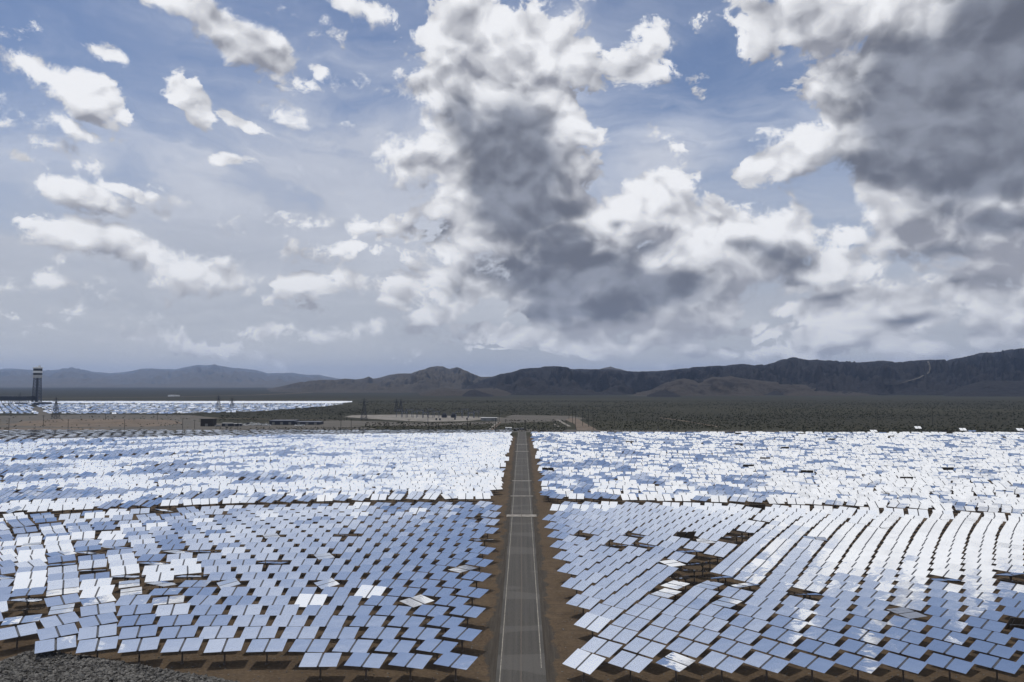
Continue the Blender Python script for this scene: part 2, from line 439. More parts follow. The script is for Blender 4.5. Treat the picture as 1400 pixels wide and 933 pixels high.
# ------------------------------------------------------------------ heliostats
PW, PH, GAP, HZ = 2.30, 3.35, .30, 2.6
def panel_mesh():
    b = MB(); t = .03
    b.box((0, 0, -t/2), (PW, PH, t), m=1)
    b.m[1] = 0           # top face is the mirror
    for x in (-.7, 0, .7): b.box((x, 0, -.07), (.06, PH*.9, .08), m=1)
    return b.mesh('mirror_panel', [M_mirror, M_back])
ME_panel = panel_mesh()
b = MB(); b.tube((0,0,-.1), (0,0,HZ-.25), .13, .11, 8); b.tube((0,0,0), (0,0,.12), .24, .2, 8); ME_post = b.mesh('post', [M_post])
b = MB(); b.tube((-2.2,0,-.2), (2.2,0,-.2), .08, k=8)
for x in (-1.9,-.75,.75,1.9): b.box((x,0,-.15), (.07,2.6,.09))
b.box((0,0,-.10), (GAP*.8, PH*.86, .12), m=1)
ME_frame = b.mesh('back_frame', [M_steel, M_dark])
b = MB(); b.box((0,0,-.32), (.42,.36,.34)); b.box((0,.26,-.5), (.24,.2,.3)); ME_drive = b.mesh('drive_box', [M_box])

def make_heliostat():
    r = empty('heliostat', (0,0,0))
    for nm, me in (('post', ME_post), ('drive_box', ME_drive), ('back_frame', ME_frame), ('mirror_panel', ME_panel), ('mirror_panel', ME_panel)):
        link(bpy.data.objects.new(nm, me), r)
    return r
def pose(r, x, y, psi, th, j1=(0,0), j2=(0,0)):
    r.location = (x, y, 0); r.rotation_euler = (0, 0, -psi)
    k = 0
    for c in r.children:
        nm = c.name.split('.')[0]
        if nm == 'drive_box': c.location = (0,0,HZ)
        elif nm == 'back_frame': c.location = (0,0,HZ); c.rotation_euler = (th,0,0)
        elif nm == 'mirror_panel':
            s = -1 if k == 0 else 1; j = j1 if k == 0 else j2; k += 1
            c.location = (s*(PW+GAP)/2, 0, HZ); c.rotation_euler = (th+j[0], j[1], 0)

# orientation of the mirrors as a smooth function of where they stand (psi: turn to the camera's left, th: tilt)
PSX = [-60, 50, 100, 150, 256, 360, 440, 500, 560, 600, 665, 790, 888, 1000, 1350, 1500]
PSV = [-42, -38, -30, -20, -14, -6, 0, 9, 16, 22, 29, 40, 44, 47, 50, 51]
THX = [0, 300, 600, 700, 790, 900, 1100, 1400]
THV = [11, 11, 9, 9, 15, 13, 10, 8]
def row_y(D, x):           # the rows bend gently round the tower further out
    k = max(0., min(1., (D-120)/125.))/(2*370)
    return D - k*x*x
rows = []
D = 98.6; i = 0
while D < 800:
    rows.append(D)
    D += 5.25 + (D-100)*.0035 if D < 240 else 5.0 + (D-240)*.0022
    if 229 < D < 236: D += 11
    i += 1
helios = []     # x, y, psi, th, side, row, special
rnd = random.Random(3)
for ri, D in enumerate(rows):
    sp = 5.95 + (D-100)*.0012 if D < 240 else 5.6
    for side in (-1, 1):
        st = (ri % 2)*.5 if D < 236 else rnd.random()
        kmax = int((.80*D+30)/sp)
        for k in range(kmax):
            if side < 0:
                x = -8.6 - (k + st)*sp
            else:
                shear = (D-98.6)*math.tan(R(28.))
                x0 = (k + st)*sp
                # near the road rows keep to its edge; further right the columns lean
                x = 8.4 + x0
                if D < 236:
                    ramp = min(1, x0/40.)
                    x = 8.4 + (k)*sp + (((shear/sp + (0 if ramp > .5 else 0)) % 1.)*sp if True else 0)
            y = row_y(D, x)
            x += rnd.gauss(0, .06 if D < 236 else .22)
            px, py = proj((x, y, HZ))
            if px < -60 or px > 1460: continue
            if side < 0 and ri == 0 and px < 390: continue
            if side < 0 and ri == 1 and px < 70: continue
            if side > 0 and ri == 0 and x < 7.5: continue
            if y > (553 if side > 0 else 581): continue
            psi = R(float(np.interp(px, PSX, PSV))); th = R(float(np.interp(px, THX, THV)))
            sp_kind = ''
            cn = noise.noise(Vector((x*.035, D*.05, 0))); cn2 = noise.noise(Vector((x*.05+9, D*.07, 4)))
            if D < 236:
                if side < 0:
                    chaos = max(0, min(1, (380-px)/200))*max(0, min(1, (D-103)/22))
                    far = max(0, min(1, (D-185)/30))
                    psi += R(40)*cn*chaos + R(rnd.gauss(0, 9))*chaos + R(rnd.gauss(0, 1.2))
                    th += R(rnd.gauss(0, 5.0))*chaos + R(6)*cn2*chaos + R(8)*(D-100)/130.
                    psi += R(24)*cn*far; th += R(rnd.gauss(0, 2.5))*far
                    if chaos > .4 and rnd.random() < .13: sp_kind = 'flat'
                else:
                    th += R(float(np.interp(px, [760, 900, 1000, 1200], [5, 10, 16, 20])))*max(0., (D-100)/130.)**1.05
                    psi += R(rnd.gauss(0, .5))
                    far = max(0, min(1, (D-205)/20))
                    if far > .5 and rnd.random() < .5: psi -= R(30)*far; th += R(6)
            elif side < 0:
                white = .6*noise.noise(Vector((x*.03, D*.03, 7))) + (px-430)/450. + rnd.gauss(0, .45)
                if white > .45: psi = R(-2 + rnd.gauss(0, 8)); th = R(27 + rnd.gauss(0, 2))
                else: psi = R((27 if cn > 0 else -20) + rnd.gauss(0, 7)); th = R((25.5 if cn > 0 else 22.5) + rnd.gauss(0, 1.1))
            else:
                white = .5*noise.noise(Vector((x*.045, D*.02, 17))) + rnd.gauss(0, .42)
                if white > .10 - (px-1000)/4000.: psi = R(3 + rnd.gauss(0, 7)); th = R(27 + rnd.gauss(0, 2))
                else: psi = R(36 + rnd.gauss(0, 5)); th = R(17 + rnd.gauss(0, 2.2))
            if side < 0:
                # the last rows on the left are parked the other way and show grey
                lim = 36.4*1000/(float(np.interp(px, [0, 350, 640, 700], [602, 595.5, 592.3, 591.4]))-525)
                if y > lim: th = R(-.4 + rnd.gauss(0, .8)); psi = R(rnd.gauss(0, 20)); sp_kind = 'parked'
            if not sp_kind and D > 150 and rnd.random() < (.018 if D < 250 else .015): sp_kind = ('flat' if side < 0 or rnd.random() < .7 else 'back')
            helios.append([x, y, psi, th, side, ri, sp_kind, px, py])
# the heliostats that stand out one by one in the photograph
SPEC = [(805,906,'white'),(797,865,'white'),(927,901,'cross'),(934,799,'lie'),(921,810,'lie'),(977,799,'lie'),(1001,821,'lie'),(950,787,'flat'),(987,787,'flat'),
 (945,756,'flat'),(955,761,'flat'),(841,741,'flat'),(795,731,'flat'),(935,726,'back'),(1040,715,'flat'),(1180,722,'flat'),(880,745,'flat'),(958,768,'flat'),(1010,800,'flat'),(965,790,'flat'),(871,727,'flat'),(919,777,'blue'),(972,741,'blue'),(1110,735,'blue'),(1101,807,'flat'),
 (1287,795,'flat'),(1367,787,'flat'),(1378,793,'flat'),(1235,844,'blue'),(1395,850,'back'),(60,830,'lie'),(319,789,'whitelie'),(31,746,'lie'),(122,777,'flat'),(199,777,'flat'),
 (280,787,'flat'),(242,799,'flat'),(200,809,'lie'),(160,809,'lie'),(452,800,'whitelie'),(431,824,'white'),(519,810,'white'),(632,784,'lie'),(662,745,'flat'),(359,772,'flat'),(570,825,'cross'),
 (360,737,'lie'),(440,756,'lie'),(30,855,'blue')]
for sx_, sy_, k in SPEC:
    best = min((h for h in helios if h[6] in ('', 'flat')), key=lambda h: (h[7]-sx_)**2 + ((h[8]-sy_)*1.5)**2)
    best[6] = k + '!'
for h in helios:
    k = h[6].rstrip('!')
    if k == 'white': h[2] += R(6); h[3] = R(22)
    elif k == 'cross': h[2] = R(-52); h[3] = R(7)
    elif k == 'lie': h[2] = R(-50 if h[7] > 600 else 62); h[3] = R(1)
    elif k == 'whitelie': h[2] = R(58); h[3] = R(8)
    elif k == 'flat': h[2] = R(rnd.choice([-20, 10, 25]) + rnd.gauss(0, 8)); h[3] = R(-9.5 + rnd.gauss(0, 1.5))
    elif k == 'back': h[2] = R(rnd.gauss(0, 10)); h[3] = R(-48)
    elif k == 'blue': h[2] += R(rnd.choice([-35, 25])); h[3] = R(2)
helios.sort(key=lambda h: h[1] + .15*abs(h[0]))
inview = [h for h in helios if -8 < h[7] < 1408]
N_IND = 288
indiv = inview[:N_IND]; ids = set(id(h) for h in indiv); rest = [h for h in helios if id(h) not in ids]
ORD = ['', 'first','second','third','fourth','fifth','sixth','seventh','eighth','ninth','tenth','eleventh','twelfth','thirteenth','fourteenth','fifteenth','sixteenth','seventeenth','eighteenth','nineteenth','twentieth','twenty-first','twenty-second','twenty-third','twenty-fourth','twenty-fifth','twenty-sixth']
LOOK = {'white': 'white-glinting', 'cross': 'pale crosswise-turned', 'lie': 'grey flat-lying', 'whitelie': 'pale flat-lying', 'flat': 'dark grey edge-on', 'back': 'brown-backed', 'blue': 'blue low-tilted'}
proto = make_heliostat(); first = True
order = {}
for h in indiv: order.setdefault((h[4], h[5]), []).append(h)
prng = random.Random(11)
for (side, ri), hs in sorted(order.items()):
    hs.sort(key=lambda h: abs(h[0]))
    for n, h in enumerate(hs, 1):
        r = proto if first else copy_tree(proto); first = False
        jj = lambda s=.28: (R(prng.gauss(0, s)), R(prng.gauss(0, s)))
        pose(r, h[0], h[1], h[2], h[3], jj(), jj())
        look = LOOK.get(h[6].rstrip('!'), 'light blue tilted' if (side < 0 or h[7] < 1000) else 'pale tilted')
        tag(r, f"{look} twin-mirror heliostat, {ORD[n]} from the road in the {'front' if ri == 0 else ORD[ri+1]} row {'left' if side < 0 else 'right'} of it", 'heliostat', 'heliostats in rows on both sides of the road')

def field_mesh(hs, name, jit=.35, seed=5, posts=True):
    n = len(hs); a = np.array([[h[0], h[1], h[2], h[3]] for h in hs])
    g = np.random.default_rng(seed)
    allV = []; allF = []; allM = []; off = 0
    cb = np.array([(-1,-1,0),(1,-1,0),(1,1,0),(-1,1,0),(-1,-1,-1),(1,-1,-1),(1,1,-1),(-1,1,-1)], float)
    fb = np.array([(0,1,2,3),(7,6,5,4),(0,4,5,1),(1,5,6,2),(2,6,7,3),(3,7,4,0)])
    for s in (-1, 1):
        psi = a[:,2] + g.normal(0, R(jit), n)*0; th = a[:,3] + g.normal(0, R(jit), n); ro = g.normal(0, R(jit), n)
        L = cb*np.array([PW/2, PH/2, .05])
        x = L[None,:,0] + 0*th[:,None]; y = L[None,:,1] + 0*th[:,None]; z = L[None,:,2] + 0*th[:,None]
        z = z - x*ro[:,None]
        y2 = y*np.cos(th)[:,None] - z*np.sin(th)[:,None]; z2 = y*np.sin(th)[:,None] + z*np.cos(th)[:,None]
        x = x + s*(PW+GAP)/2
        c = np.cos(-psi)[:,None]; sn = np.sin(-psi)[:,None]
        X = x*c - y2*sn + a[:,0][:,None]; Y = x*sn + y2*c + a[:,1][:,None]; Z = z2 + HZ
        V = np.stack([X, Y, Z], -1).reshape(-1, 3)
        Fq = (fb[None] + (np.arange(n)*8)[:,None,None]).reshape(-1, 4) + off
        allV.append(V); allF.append(Fq); allM.append(np.tile([0,1,1,1,1,1], n)); off += len(V)
    if posts:
        th = a[:,3]; L = cb*np.array([GAP*.45, PH*.44, .10]); L[:,2] -= .05
        x = L[None,:,0] + 0*th[:,None]; y = L[None,:,1] + 0*th[:,None]; z = L[None,:,2] + 0*th[:,None]
        y2 = y*np.cos(th)[:,None] - z*np.sin(th)[:,None]; z2 = y*np.sin(th)[:,None] + z*np.cos(th)[:,None]
        c = np.cos(-a[:,2])[:,None]; sn = np.sin(-a[:,2])[:,None]
        V = np.stack([x*c - y2*sn + a[:,0][:,None], x*sn + y2*c + a[:,1][:,None], z2 + HZ], -1).reshape(-1, 3)
        Fq = (fb[None] + (np.arange(n)*8)[:,None,None]).reshape(-1, 4) + off
        allV.append(V); allF.append(Fq); allM.append(np.tile([3]*6, n)); off += len(V)
        pb = cb*np.array([.11, .11, HZ-.2]); pb[:,2] += HZ-.1
        V = (pb[None] + np.stack([a[:,0], a[:,1], 0*a[:,0]], -1)[:,None]).reshape(-1, 3)
        Fq = (fb[None] + (np.arange(n)*8)[:,None,None]).reshape(-1, 4) + off
        allV.append(V); allF.append(Fq); allM.append(np.tile([2]*6, n)); off += len(V)
    me = np_mesh(name, np.concatenate(allV), np.concatenate(allF), [M_mirror, M_back, M_post, M_dark], np.concatenate(allM))
    o = bpy.data.objects.new(name, me); return link(o)
o = field_mesh(rest, 'heliostat_field')
tag(o, 'dense glittering field of twin-mirror heliostats reaching back to the plain', 'heliostats', kind='stuff')
print('helios', len(helios), 'individual', len(indiv), 'last D', indiv[-1][1])

# the field round the other tower, far to the left
far = []
TX = gnd(50, 552)
g = random.Random(21)
y = 905.
while y < 1330:
    lim_r = float(np.interp(y, [905, 960, 1050, 1330], [270, 340, 420, 470]))
    x = at_y(-25, 525, y).x
    while True:
        px, py = proj((x, y, HZ))
        if px > lim_r: break
        u = math.hypot(x-TX.x, y-TX.y)
        trk = abs(px - np.interp(py, [555, 568], [47, 63])) < 5
        if u > 60 and not trk and py < float(np.interp(px, [0, 200, 350, 480], [567.5, 566.5, 562.5, 553])):
            far.append([x+g.gauss(0, .6), y+g.gauss(0, .8), R(g.gauss(0, 30)), R(g.gauss(13, 8))])
        x += 8.8
    y += 12
y = 1395.
while y < 1520:
    x = at_y(-25, 525, y).x
    while True:
        px, py = proj((x, y, HZ))
        if px > 484 - (1520-y)*.15: break
        far.append([x, y, R(g.gauss(0, 6)), R(29+g.gauss(0, 2))])
        x += 6.4
    y += 8
o = field_mesh(far, 'heliostat_field', 1.0, 9, False)
tag(o, 'thin pale speckled mirror field far off around the distant solar tower', 'heliostats', kind='stuff')

# lone heliostats beyond the right-hand field
lone = [(1194.5, 589.3, 'tilted'), (1255, 584.6, ''), (1291, 590, 'dark'), (1316.5, 587.2, ''), (1329, 589.4, 'blue'), (1375, 592.6, ''), (1394.5, 587.4, '')]
lone_lab = ['small bright lone heliostat on the dark plain, leftmost past the right-hand mirror field', 'bright lone heliostat set deepest in the dark plain past the mirror field',
 'tiny dark lone heliostat between two bright ones past the mirror field', 'bright lone heliostat just left of the bluish one past the mirror field', 'bluish lone heliostat right beside a bright one past the mirror field',
 'bright heliostat poking up at the far edge of the right-hand field', 'bright lone heliostat near the right edge of the photo on the plain']
for (px, py, k), lb in zip(lone, lone_lab):
    d = ray(px, py); t = (HZ-CP.z)/d.z; p = CP + d*t
    r = copy_tree(proto)
    pose(r, p.x, p.y, R(6 if k != 'blue' else 35), R({'dark': -35, 'blue': 14, 'tilted': 22, '': 32}[k]))
    tag(r, lb, 'heliostat', 'lone heliostats past the right-hand field')

# ------------------------------------------------------------------ solar tower and its plant
TY = TX.y; s_ = TY/1000.
tower = empty('solar_tower', (TX.x, TY, 0)); tag(tower, 'tall dark lattice solar tower with white-banded receiver at its top', 'tower')
zt = lambda py: at_y(50, py, TY).z
b = MB()
z0, z1 = 0, zt(517)
wb, wt = 5.8, 4.4
lv = [z0 + (z1-z0)*i/9 for i in range(10)]
def cor(z, i):
    w = wb + (wt-wb)*(z-z0)/(z1-z0); sx_, sy_ = ((-1,-1),(1,-1),(1,1),(-1,1))[i % 4]; return Vector((sx_*w, sy_*w, z))
for i in range(4):
    b.tube(cor(z0, i), cor(z1, i), .9, .8, 6)
    for a_, c_ in zip(lv[:-1], lv[1:]):
        b.tube(cor(a_, i), cor(c_, i+1), .38, k=4); b.tube(cor(a_, i+1), cor(c_, i), .38, k=4)
        b.tube(cor(c_, i), cor(c_, i+1), .45, k=4)
b.build('lattice_shaft', M_struct, tower)
b = MB(); b.tube((0,0,z0), (0,0,z1), 1.3, 1.3, 10); b.build('lift_core', M_struct, tower)
def band(name, pa, pb, w, m, bev=.3):
    za, zb = zt(pb), zt(pa)
    b = MB(); b.box((0,0,(za+zb)/2), (w,w,zb-za)); return b.build(name, m, tower, bev)
band('lower_shield', 513, 517, 11.6, M_offwhite); band('receiver_panel', 510.2, 513, 11.0, M_black); band('heat_shield', 507.4, 510.2, 12.2, M_white)
band('receiver_panel', 504.2, 507.4, 11.2, M_black); band('heat_shield', 502.2, 504.2, 12.4, M_white)
b = MB(); b.box((3,0,zt(501.4)), (3,3,3)); b.tube((4,0,zt(502)), (4,0,zt(499.3)), .35); b.tube((-4,2,zt(502)), (-4,2,zt(500)), .25); b.build('roof_crane', M_offwhite, tower)
cond = empty('air_cooled_condenser', (0,0,0)); tag(cond, 'long dark condenser hall raised on legs beside the distant tower', 'building')
p0 = at_y(7, 550, TY-10); p1 = at_y(44, 550, TY-10); cx = (p0.x+p1.x)/2; w = p1.x-p0.x
cond.location = (cx, TY-10, 0)
b = MB(); b.box((0,0,10.2), (w,34,6)); b.build('condenser_hall', M_dark, cond)
b = MB()
for i in range(6): b.box((-w/2+w*(i+.5)/6,0,14.1), (w/6-1.2,33,1.6))
b.build('fan_deck', M_dark, cond)
for i in range(8):
    for dy in (-13, 13):
        b = MB(); b.tube((-w/2+2+(w-4)*i/7, dy, 0), (-w/2+2+(w-4)*i/7, dy, 7.2), .5); b.build('leg', M_dark, cond)
b = MB(); b.tube((-w/2+w*.5,4,13), (-w/2+w*.5,4,22), .5, .3); b.build('vent_mast', M_dark, cond)
def shed(name, label, cat, px0, px1, pyb, pyt, depth, m, roof=None, door=True, group=None):
    a = gnd(px0, pyb); c = gnd(px1, pyb); Y = a.y; w = c.x-a.x; h = (CAMH - (pyt-525)*Y/1000.)
    r = empty(name, ((a.x+c.x)/2, Y+depth/2, 0)); tag(r, label, cat, group)
    b = MB(); b.box((0,0,h/2), (w,depth,h)); b.build('wall', m, r)
    b = MB(); b.box((0,0,h+.12), (w+.5,depth+.5,.24)); b.build('roof', roof or m, r)
    if door:
        for i in range(max(1, int(w/6))):
            x = -w/2+w*(i+.5)/max(1, int(w/6)); b = MB(); b.box((x,-depth/2-.04,min(h*.45, 1.3)), (min(2.6, w*.3), .08, min(h*.8, 2.4))); b.build('door', M_box, r)
    return r
shed('plant_building', 'low dark powerhouse block at the right foot of the distant tower', 'building', 46, 61, 555, 551, 20, M_struct, M_dark)
shed('pipe_shed', 'small dark block under the raised condenser hall far left', 'building', 20, 34, 554.4, 551.2, 8, M_struct)
shed('block_building', 'tall plain dark box building left of the parked cars', 'building', 274, 290.5, 583.2, 573.2, 9, M_wood, M_grey)
shed('long_building', 'long black building right of the parked cars', 'building', 368, 402, 581, 575.6, 16, M_dark, M_struct)
shed('long_building', 'lower black building joined on the right of the long one', 'building', 402.6, 437, 581, 577.3, 14, M_dark, M_struct)
shed('trailer', 'largest dark trailer at the left end of the car park', 'trailer', 303, 316.5, 583.3, 579, 4, M_dark, M_offwhite, group='trailers at the car park')
shed('trailer', 'small dark trailer in the middle of three by the car park', 'trailer', 319, 323, 583.2, 579.6, 4, M_dark, M_offwhite, group='trailers at the car park')
shed('trailer', 'small dark trailer nearest the parked cars', 'trailer', 325.5, 329, 583, 579.4, 4, M_dark, M_offwhite, group='trailers at the car park')
shed('substation_house', 'grey rectangular control house at the right end of the pale substation pad', 'building', 657.5, 679, 575.8, 571.4, 8, M_steel, M_offwhite)
shed('white_building', 'left one of two tiny white buildings out on the far plain', 'building', 229.5, 233.5, 542.4, 540.6, 30, M_white, door=False, group='white buildings on the far plain')
shed('white_building', 'right one of two tiny white buildings out on the far plain', 'building', 235, 240, 542.2, 540.9, 30, M_white, door=False, group='white buildings on the far plain')
shed('site_trailer', 'pale trailer left of the head of the road', 'trailer', 691, 699.5, 588.2, 584.8, 3, M_offwhite, M_white, group='trailers by the head of the road')
shed('site_trailer', 'low brown shed just left of the head of the road', 'trailer', 702.5, 709.5, 588.8, 585.8, 3, M_wood, M_box, group='trailers by the head of the road')
shed('site_trailer', 'dark shed behind the head of the road beside the thick pole', 'trailer', 711, 716, 588.4, 585.4, 3, M_dark, M_box, group='trailers by the head of the road')

# ------------------------------------------------------------------ parked cars
def car_proto(paint, big):
    r = empty('parked_car', (0,0,0)); L, W = (5.2, 1.95) if big else (4.5, 1.8)
    b = MB(); b.box((0,0,.62), (L,W,.62)); b.build('body', paint, r, .12)
    b = MB(); zc = 1.22 if not big else 1.35
    n = len(b.v); cl = L*.27 if not big else L*.22
    for z, k in ((.93, 1.), (zc+.2, .72)):
        for x, y_ in ((-1,-1),(1,-1),(1,1),(-1,1)): b.v.append((x*cl*k*1.15, y_*W*.46*(.5+.5*k), z))
    for f in ((0,3,2,1),(4,5,6,7),(0,1,5,4),(1,2,6,5),(2,3,7,6),(3,0,4,7)): b.f.append(f); b.m.append(0)
    b.build('cabin', M_cardark, r)
    b = MB(); b.box((0,0,zc+.24), (cl*1.5,W*.74,.06)); b.build('roof', paint, r)
    for sx_ in (-1, 1):
        for sy_ in (-1, 1):
            b = MB(); b.tube((sx_*L*.31, sy_*W*.42, .33), (sx_*L*.31, sy_*W*.51, .33), .33, k=12); b.build('wheel', M_tyre, r)
    return r
protos = [car_proto(M_carw, True), car_proto(M_carw, False), car_proto(M_cars, False), car_proto(M_carb, False)]
names = ['white pickup-sized car', 'white car', 'silver car', 'dark car']
used = [False]*4; g = random.Random(4)
spots = [(331.5,582.4),(334.5,581.6),(337.5,582.6),(339,580.2),(342,581.8),(343.5,579.6),(346,582.4),(347.5,580.6),(350.5,582),(353,580.4),(355,582.2),(358,581.4),(361,582.3),(364,581.2),(367,582.5),(296,583.6),(299.5,583.2),(404,583),(408,583.3),(413,582.6)]
idx = {}
place = []
for i, (px, py) in enumerate(spots):
    k = g.choice([0, 1, 1, 1, 2, 3]); place.append((px, py, k))
for k in range(4):
    mine = sorted([p for p in place if p[2] == k])
    for j, (px, py, _) in enumerate(mine):
        r = protos[k] if not used[k] else copy_tree(protos[k]); used[k] = True
        p = gnd(px, py); r.location = (p.x, p.y, 0.06); r.rotation_euler = (0, 0, R(g.choice([80, 90, 100, 10, 0])))
        where = 'far beyond the mirrors'
        tag(r, f'{names[k]} parked {where}, {ORD[j+1]} such car from the left', 'car', 'cars parked beyond the left-hand field')
for k in range(4):
    if not used[k]:
        for c in list(protos[k].children): bpy.data.objects.remove(c)
        bpy.data.objects.remove(protos[k])

# ------------------------------------------------------------------ poles and pylons
def pole(px, pyb, pyt, label, arm=True, r_=.17, lean=0.):
    p = gnd(px, pyb); h = CAMH - (pyt-525)*p.y/1000.
    r = empty('utility_pole', (p.x, p.y, 0)); tag(r, label, 'utility pole', 'utility poles beyond the mirror field')
    b = MB(); b.tube((0,0,-.2), (lean*h,0,h), r_*1.15, r_*.8, 8); b.build('shaft', M_wood, r)
    if arm:
        b = MB(); b.box((lean*h,0,h-.7), (2.6,.16,.18)); b.build('crossarm', M_wood, r)
        for x in (-1.15, 0, 1.15):
            b = MB(); b.tube((x+lean*h,0,h-.6), (x+lean*h,0,h-.2), .07, .05, 6); b.build('insulator', M_blue, r)
    return p, h
PL = [(12,587,572,'slim pole at the far left end, past the grey parked mirrors'),(59,584,568,'slim pole just left of the lattice pylon by the tan mound'),(93,587,573.5,'slim pole in front of the left half of the tan mound'),
 (144,576,566,'small pole behind the middle of the tan mound'),(170,587.5,573.5,'slim pole in front of the right half of the tan mound'),(215,576,563,'small pole behind the right half of the tan mound'),(249.5,588,572,'slim pole left of the dark box building'),
 (266,587,574,'slim pole touching the left side of the dark box building'),(325,589,573.5,'slim pole in front of the small trailers by the car park'),(466,588,566,'slim pole right of the lower black building'),
 (480,589,573,'pole near the left tip of the substation pad'),(559,590,573,'pole in front of the middle of the substation pad'),(585,580,562,'thin pole on the front edge of the substation pad'),(619,570,552,'tall thin pole behind the transformers'),
 (639,589.5,573,'pole in front of the right part of the substation'),(677.5,590,571,'pole beside the twin diagonal dirt tracks'),(682.5,577,558,'thin pole behind the substation control house'),
 (718,590,575,'thick pole standing at the head of the road'),(730,589.6,577,'short pole just right of the head of the road'),(741.5,590,577,'second short pole right of the head of the road'),(757,589.5,572.5,'taller pole halfway between the road and the tan wedge'),
 (774,589,574,'pole at the left side of the tan dirt wedge'),(777.8,573.5,552,'tall pole behind the tip of the tan dirt wedge'),(783,580,556,'thin pole on the upper part of the tan wedge'),(787,588,562,'left tall pole of the row on the tan wedge'),
 (796.5,582.5,560,'middle tall pole of the row on the tan wedge'),(804.5,584,561,'third tall pole of the row on the tan wedge'),(811,588.5,563,'last and nearest tall pole at the tan wedge corner'),(840,583,570,'faint small pole right of the tan wedge'),
 (880,586,572,'faint small pole left of the pale diagonal track'),(900,587,564.5,'pole at the upper end of the pale diagonal track'),(1012,587,567,'lone pole on the dark plain right of the diagonal track'),
 (1200,583,562,'lone pole on the dark plain behind the lone heliostats'),(1275,581,557,'tall lone pole on the dark plain above the lone heliostats'),(1387,581,555,'tall lone pole at the right edge of the photo')]
ends = []
for i, (px, pb, pt, lb) in enumerate(PL):
    ends.append(pole(px, pb, pt, lb, arm=(i not in (13, 16)), r_=.3 if px == 718 else .19))
def pylon(px, pyb, pyt, label, w=3.2, arms=3):
    p = gnd(px, pyb); h = CAMH - (pyt-525)*p.y/1000.
    r = empty('lattice_pylon', (p.x, p.y, 0)); tag(r, label, 'pylon', 'lattice pylons on the plain')
    def c(z, i):
        t = min(1, z/(h*.8)); ww = w*(1-t) + .5*t; sx_, sy_ = ((-1,-1),(1,-1),(1,1),(-1,1))[i % 4]; return Vector((sx_*ww, sy_*ww, z))
    for i in range(4):
        b = MB(); b.tube(c(0, i), c(h*.8, i), .2, k=4); b.tube(c(h*.8, i), Vector((0,0,h)), .15, k=4); b.build('leg', M_dark, r)
    b = MB(); L_ = [h*.8*q/6 for q in range(7)]
    for i in range(4):
        for a_, c_ in zip(L_[:-1], L_[1:]): b.tube(c(a_, i), c(c_, i+1), .11, k=4); b.tube(c(a_, i+1), c(c_, i), .11, k=4); b.tube(c(c_, i), c(c_, i+1), .11, k=4)
    b.build('bracing', M_dark, r)
    for k in range(arms):
        z = h*(.68+.11*k); b = MB(); wd = 4.4-k*.7
        b.tube((-wd,0,z), (wd,0,z), .16, k=4); b.tube((-wd,0,z), (0,0,z+1.2), .1, k=4); b.tube((wd,0,z), (0,0,z+1.2), .1, k=4); b.build('crossarm', M_dark, r)
    return p, h
PY = [pylon(76, 573, 543, 'lattice pylon right of the distant tower, in front of its mirror field'), pylon(298.5, 562, 540.5, 'lattice pylon behind the right end of the distant mirror field', 4), pylon(317, 560, 544, 'smaller lattice pylon just right of another on the far field', 3.2),
 pylon(497.5, 575, 544, 'lattice pylon at the right tip of the distant mirror field'), pylon(542, 563, 545, 'faint left pylon of a pair above the substation', 3), pylon(548, 563, 545, 'faint right pylon of a pair above the substation', 3),
 pylon(26, 551, 539.5, 'small dark pylon showing above the condenser hall', 3)]
# perimeter fence past the field
fy = 604; fence = empty('perimeter_fence', (0, fy, 0)); tag(fence, 'thin wire fence on posts along the far edge of the mirror field', 'fence')
b = MB()
for z in (.4, 1.0, 1.6, 2.1): b.box((0,0,z), (920,.03,.035))
b.build('wire', M_steel, fence)
b = MB(); b.tube((0,0,0), (0,0,2.3), .05, k=5); pm = b.mesh('post', [M_steel])
for i in range(78):
    q = bpy.data.objects.new('post', pm); link(q, fence); q.location = (-460+i*12, 0, 0)

# ------------------------------------------------------------------ substation
g = random.Random(8)
def gantry(px, pyb, h, w, label):
    p = gnd(px, pyb); r = empty('busbar_gantry', (p.x, p.y, 0)); tag(r, label, 'gantry', 'steel gantries on the substation pad')
    for s in (-1, 1):
        b = MB(); b.tube((s*w/2,0,0), (s*w/2,0,h), .38, .28, 5); b.build('leg', M_blue, r)
    b = MB(); b.box((0,0,h-.4), (w+1,.5,.7)); b.build('beam', M_blue, r)
    for k in range(3):
        b = MB(); b.tube(((k-1)*w*.3,0,h-2.0), ((k-1)*w*.3,0,h-.6), .16, .16, 6); b.build('insulator', M_offwhite, r)
k = 0
for px, py, h, w in [(546,570.5,9,7),(553,571,7,7),(560,571.5,10,8),(567,570.5,7,7),(574,571.5,9,8),(582,572,7,7),(589,571,10,8),(596,571.8,8,7),(628,572,8,8),(636,571,10,8),(644,572,7,7),(651,571.5,8,6)]:
    side_ = 'left of' if px < 600 else 'right of'
    cnt = (8-k) if px < 600 else (k-7)
    lab = f'{ORD[cnt]} bluish steel gantry {side_} the two substation transformers' if cnt > 1 else f'bluish steel gantry directly {side_} the two substation transformers'
    gantry(px, py, h, w, lab); k += 1
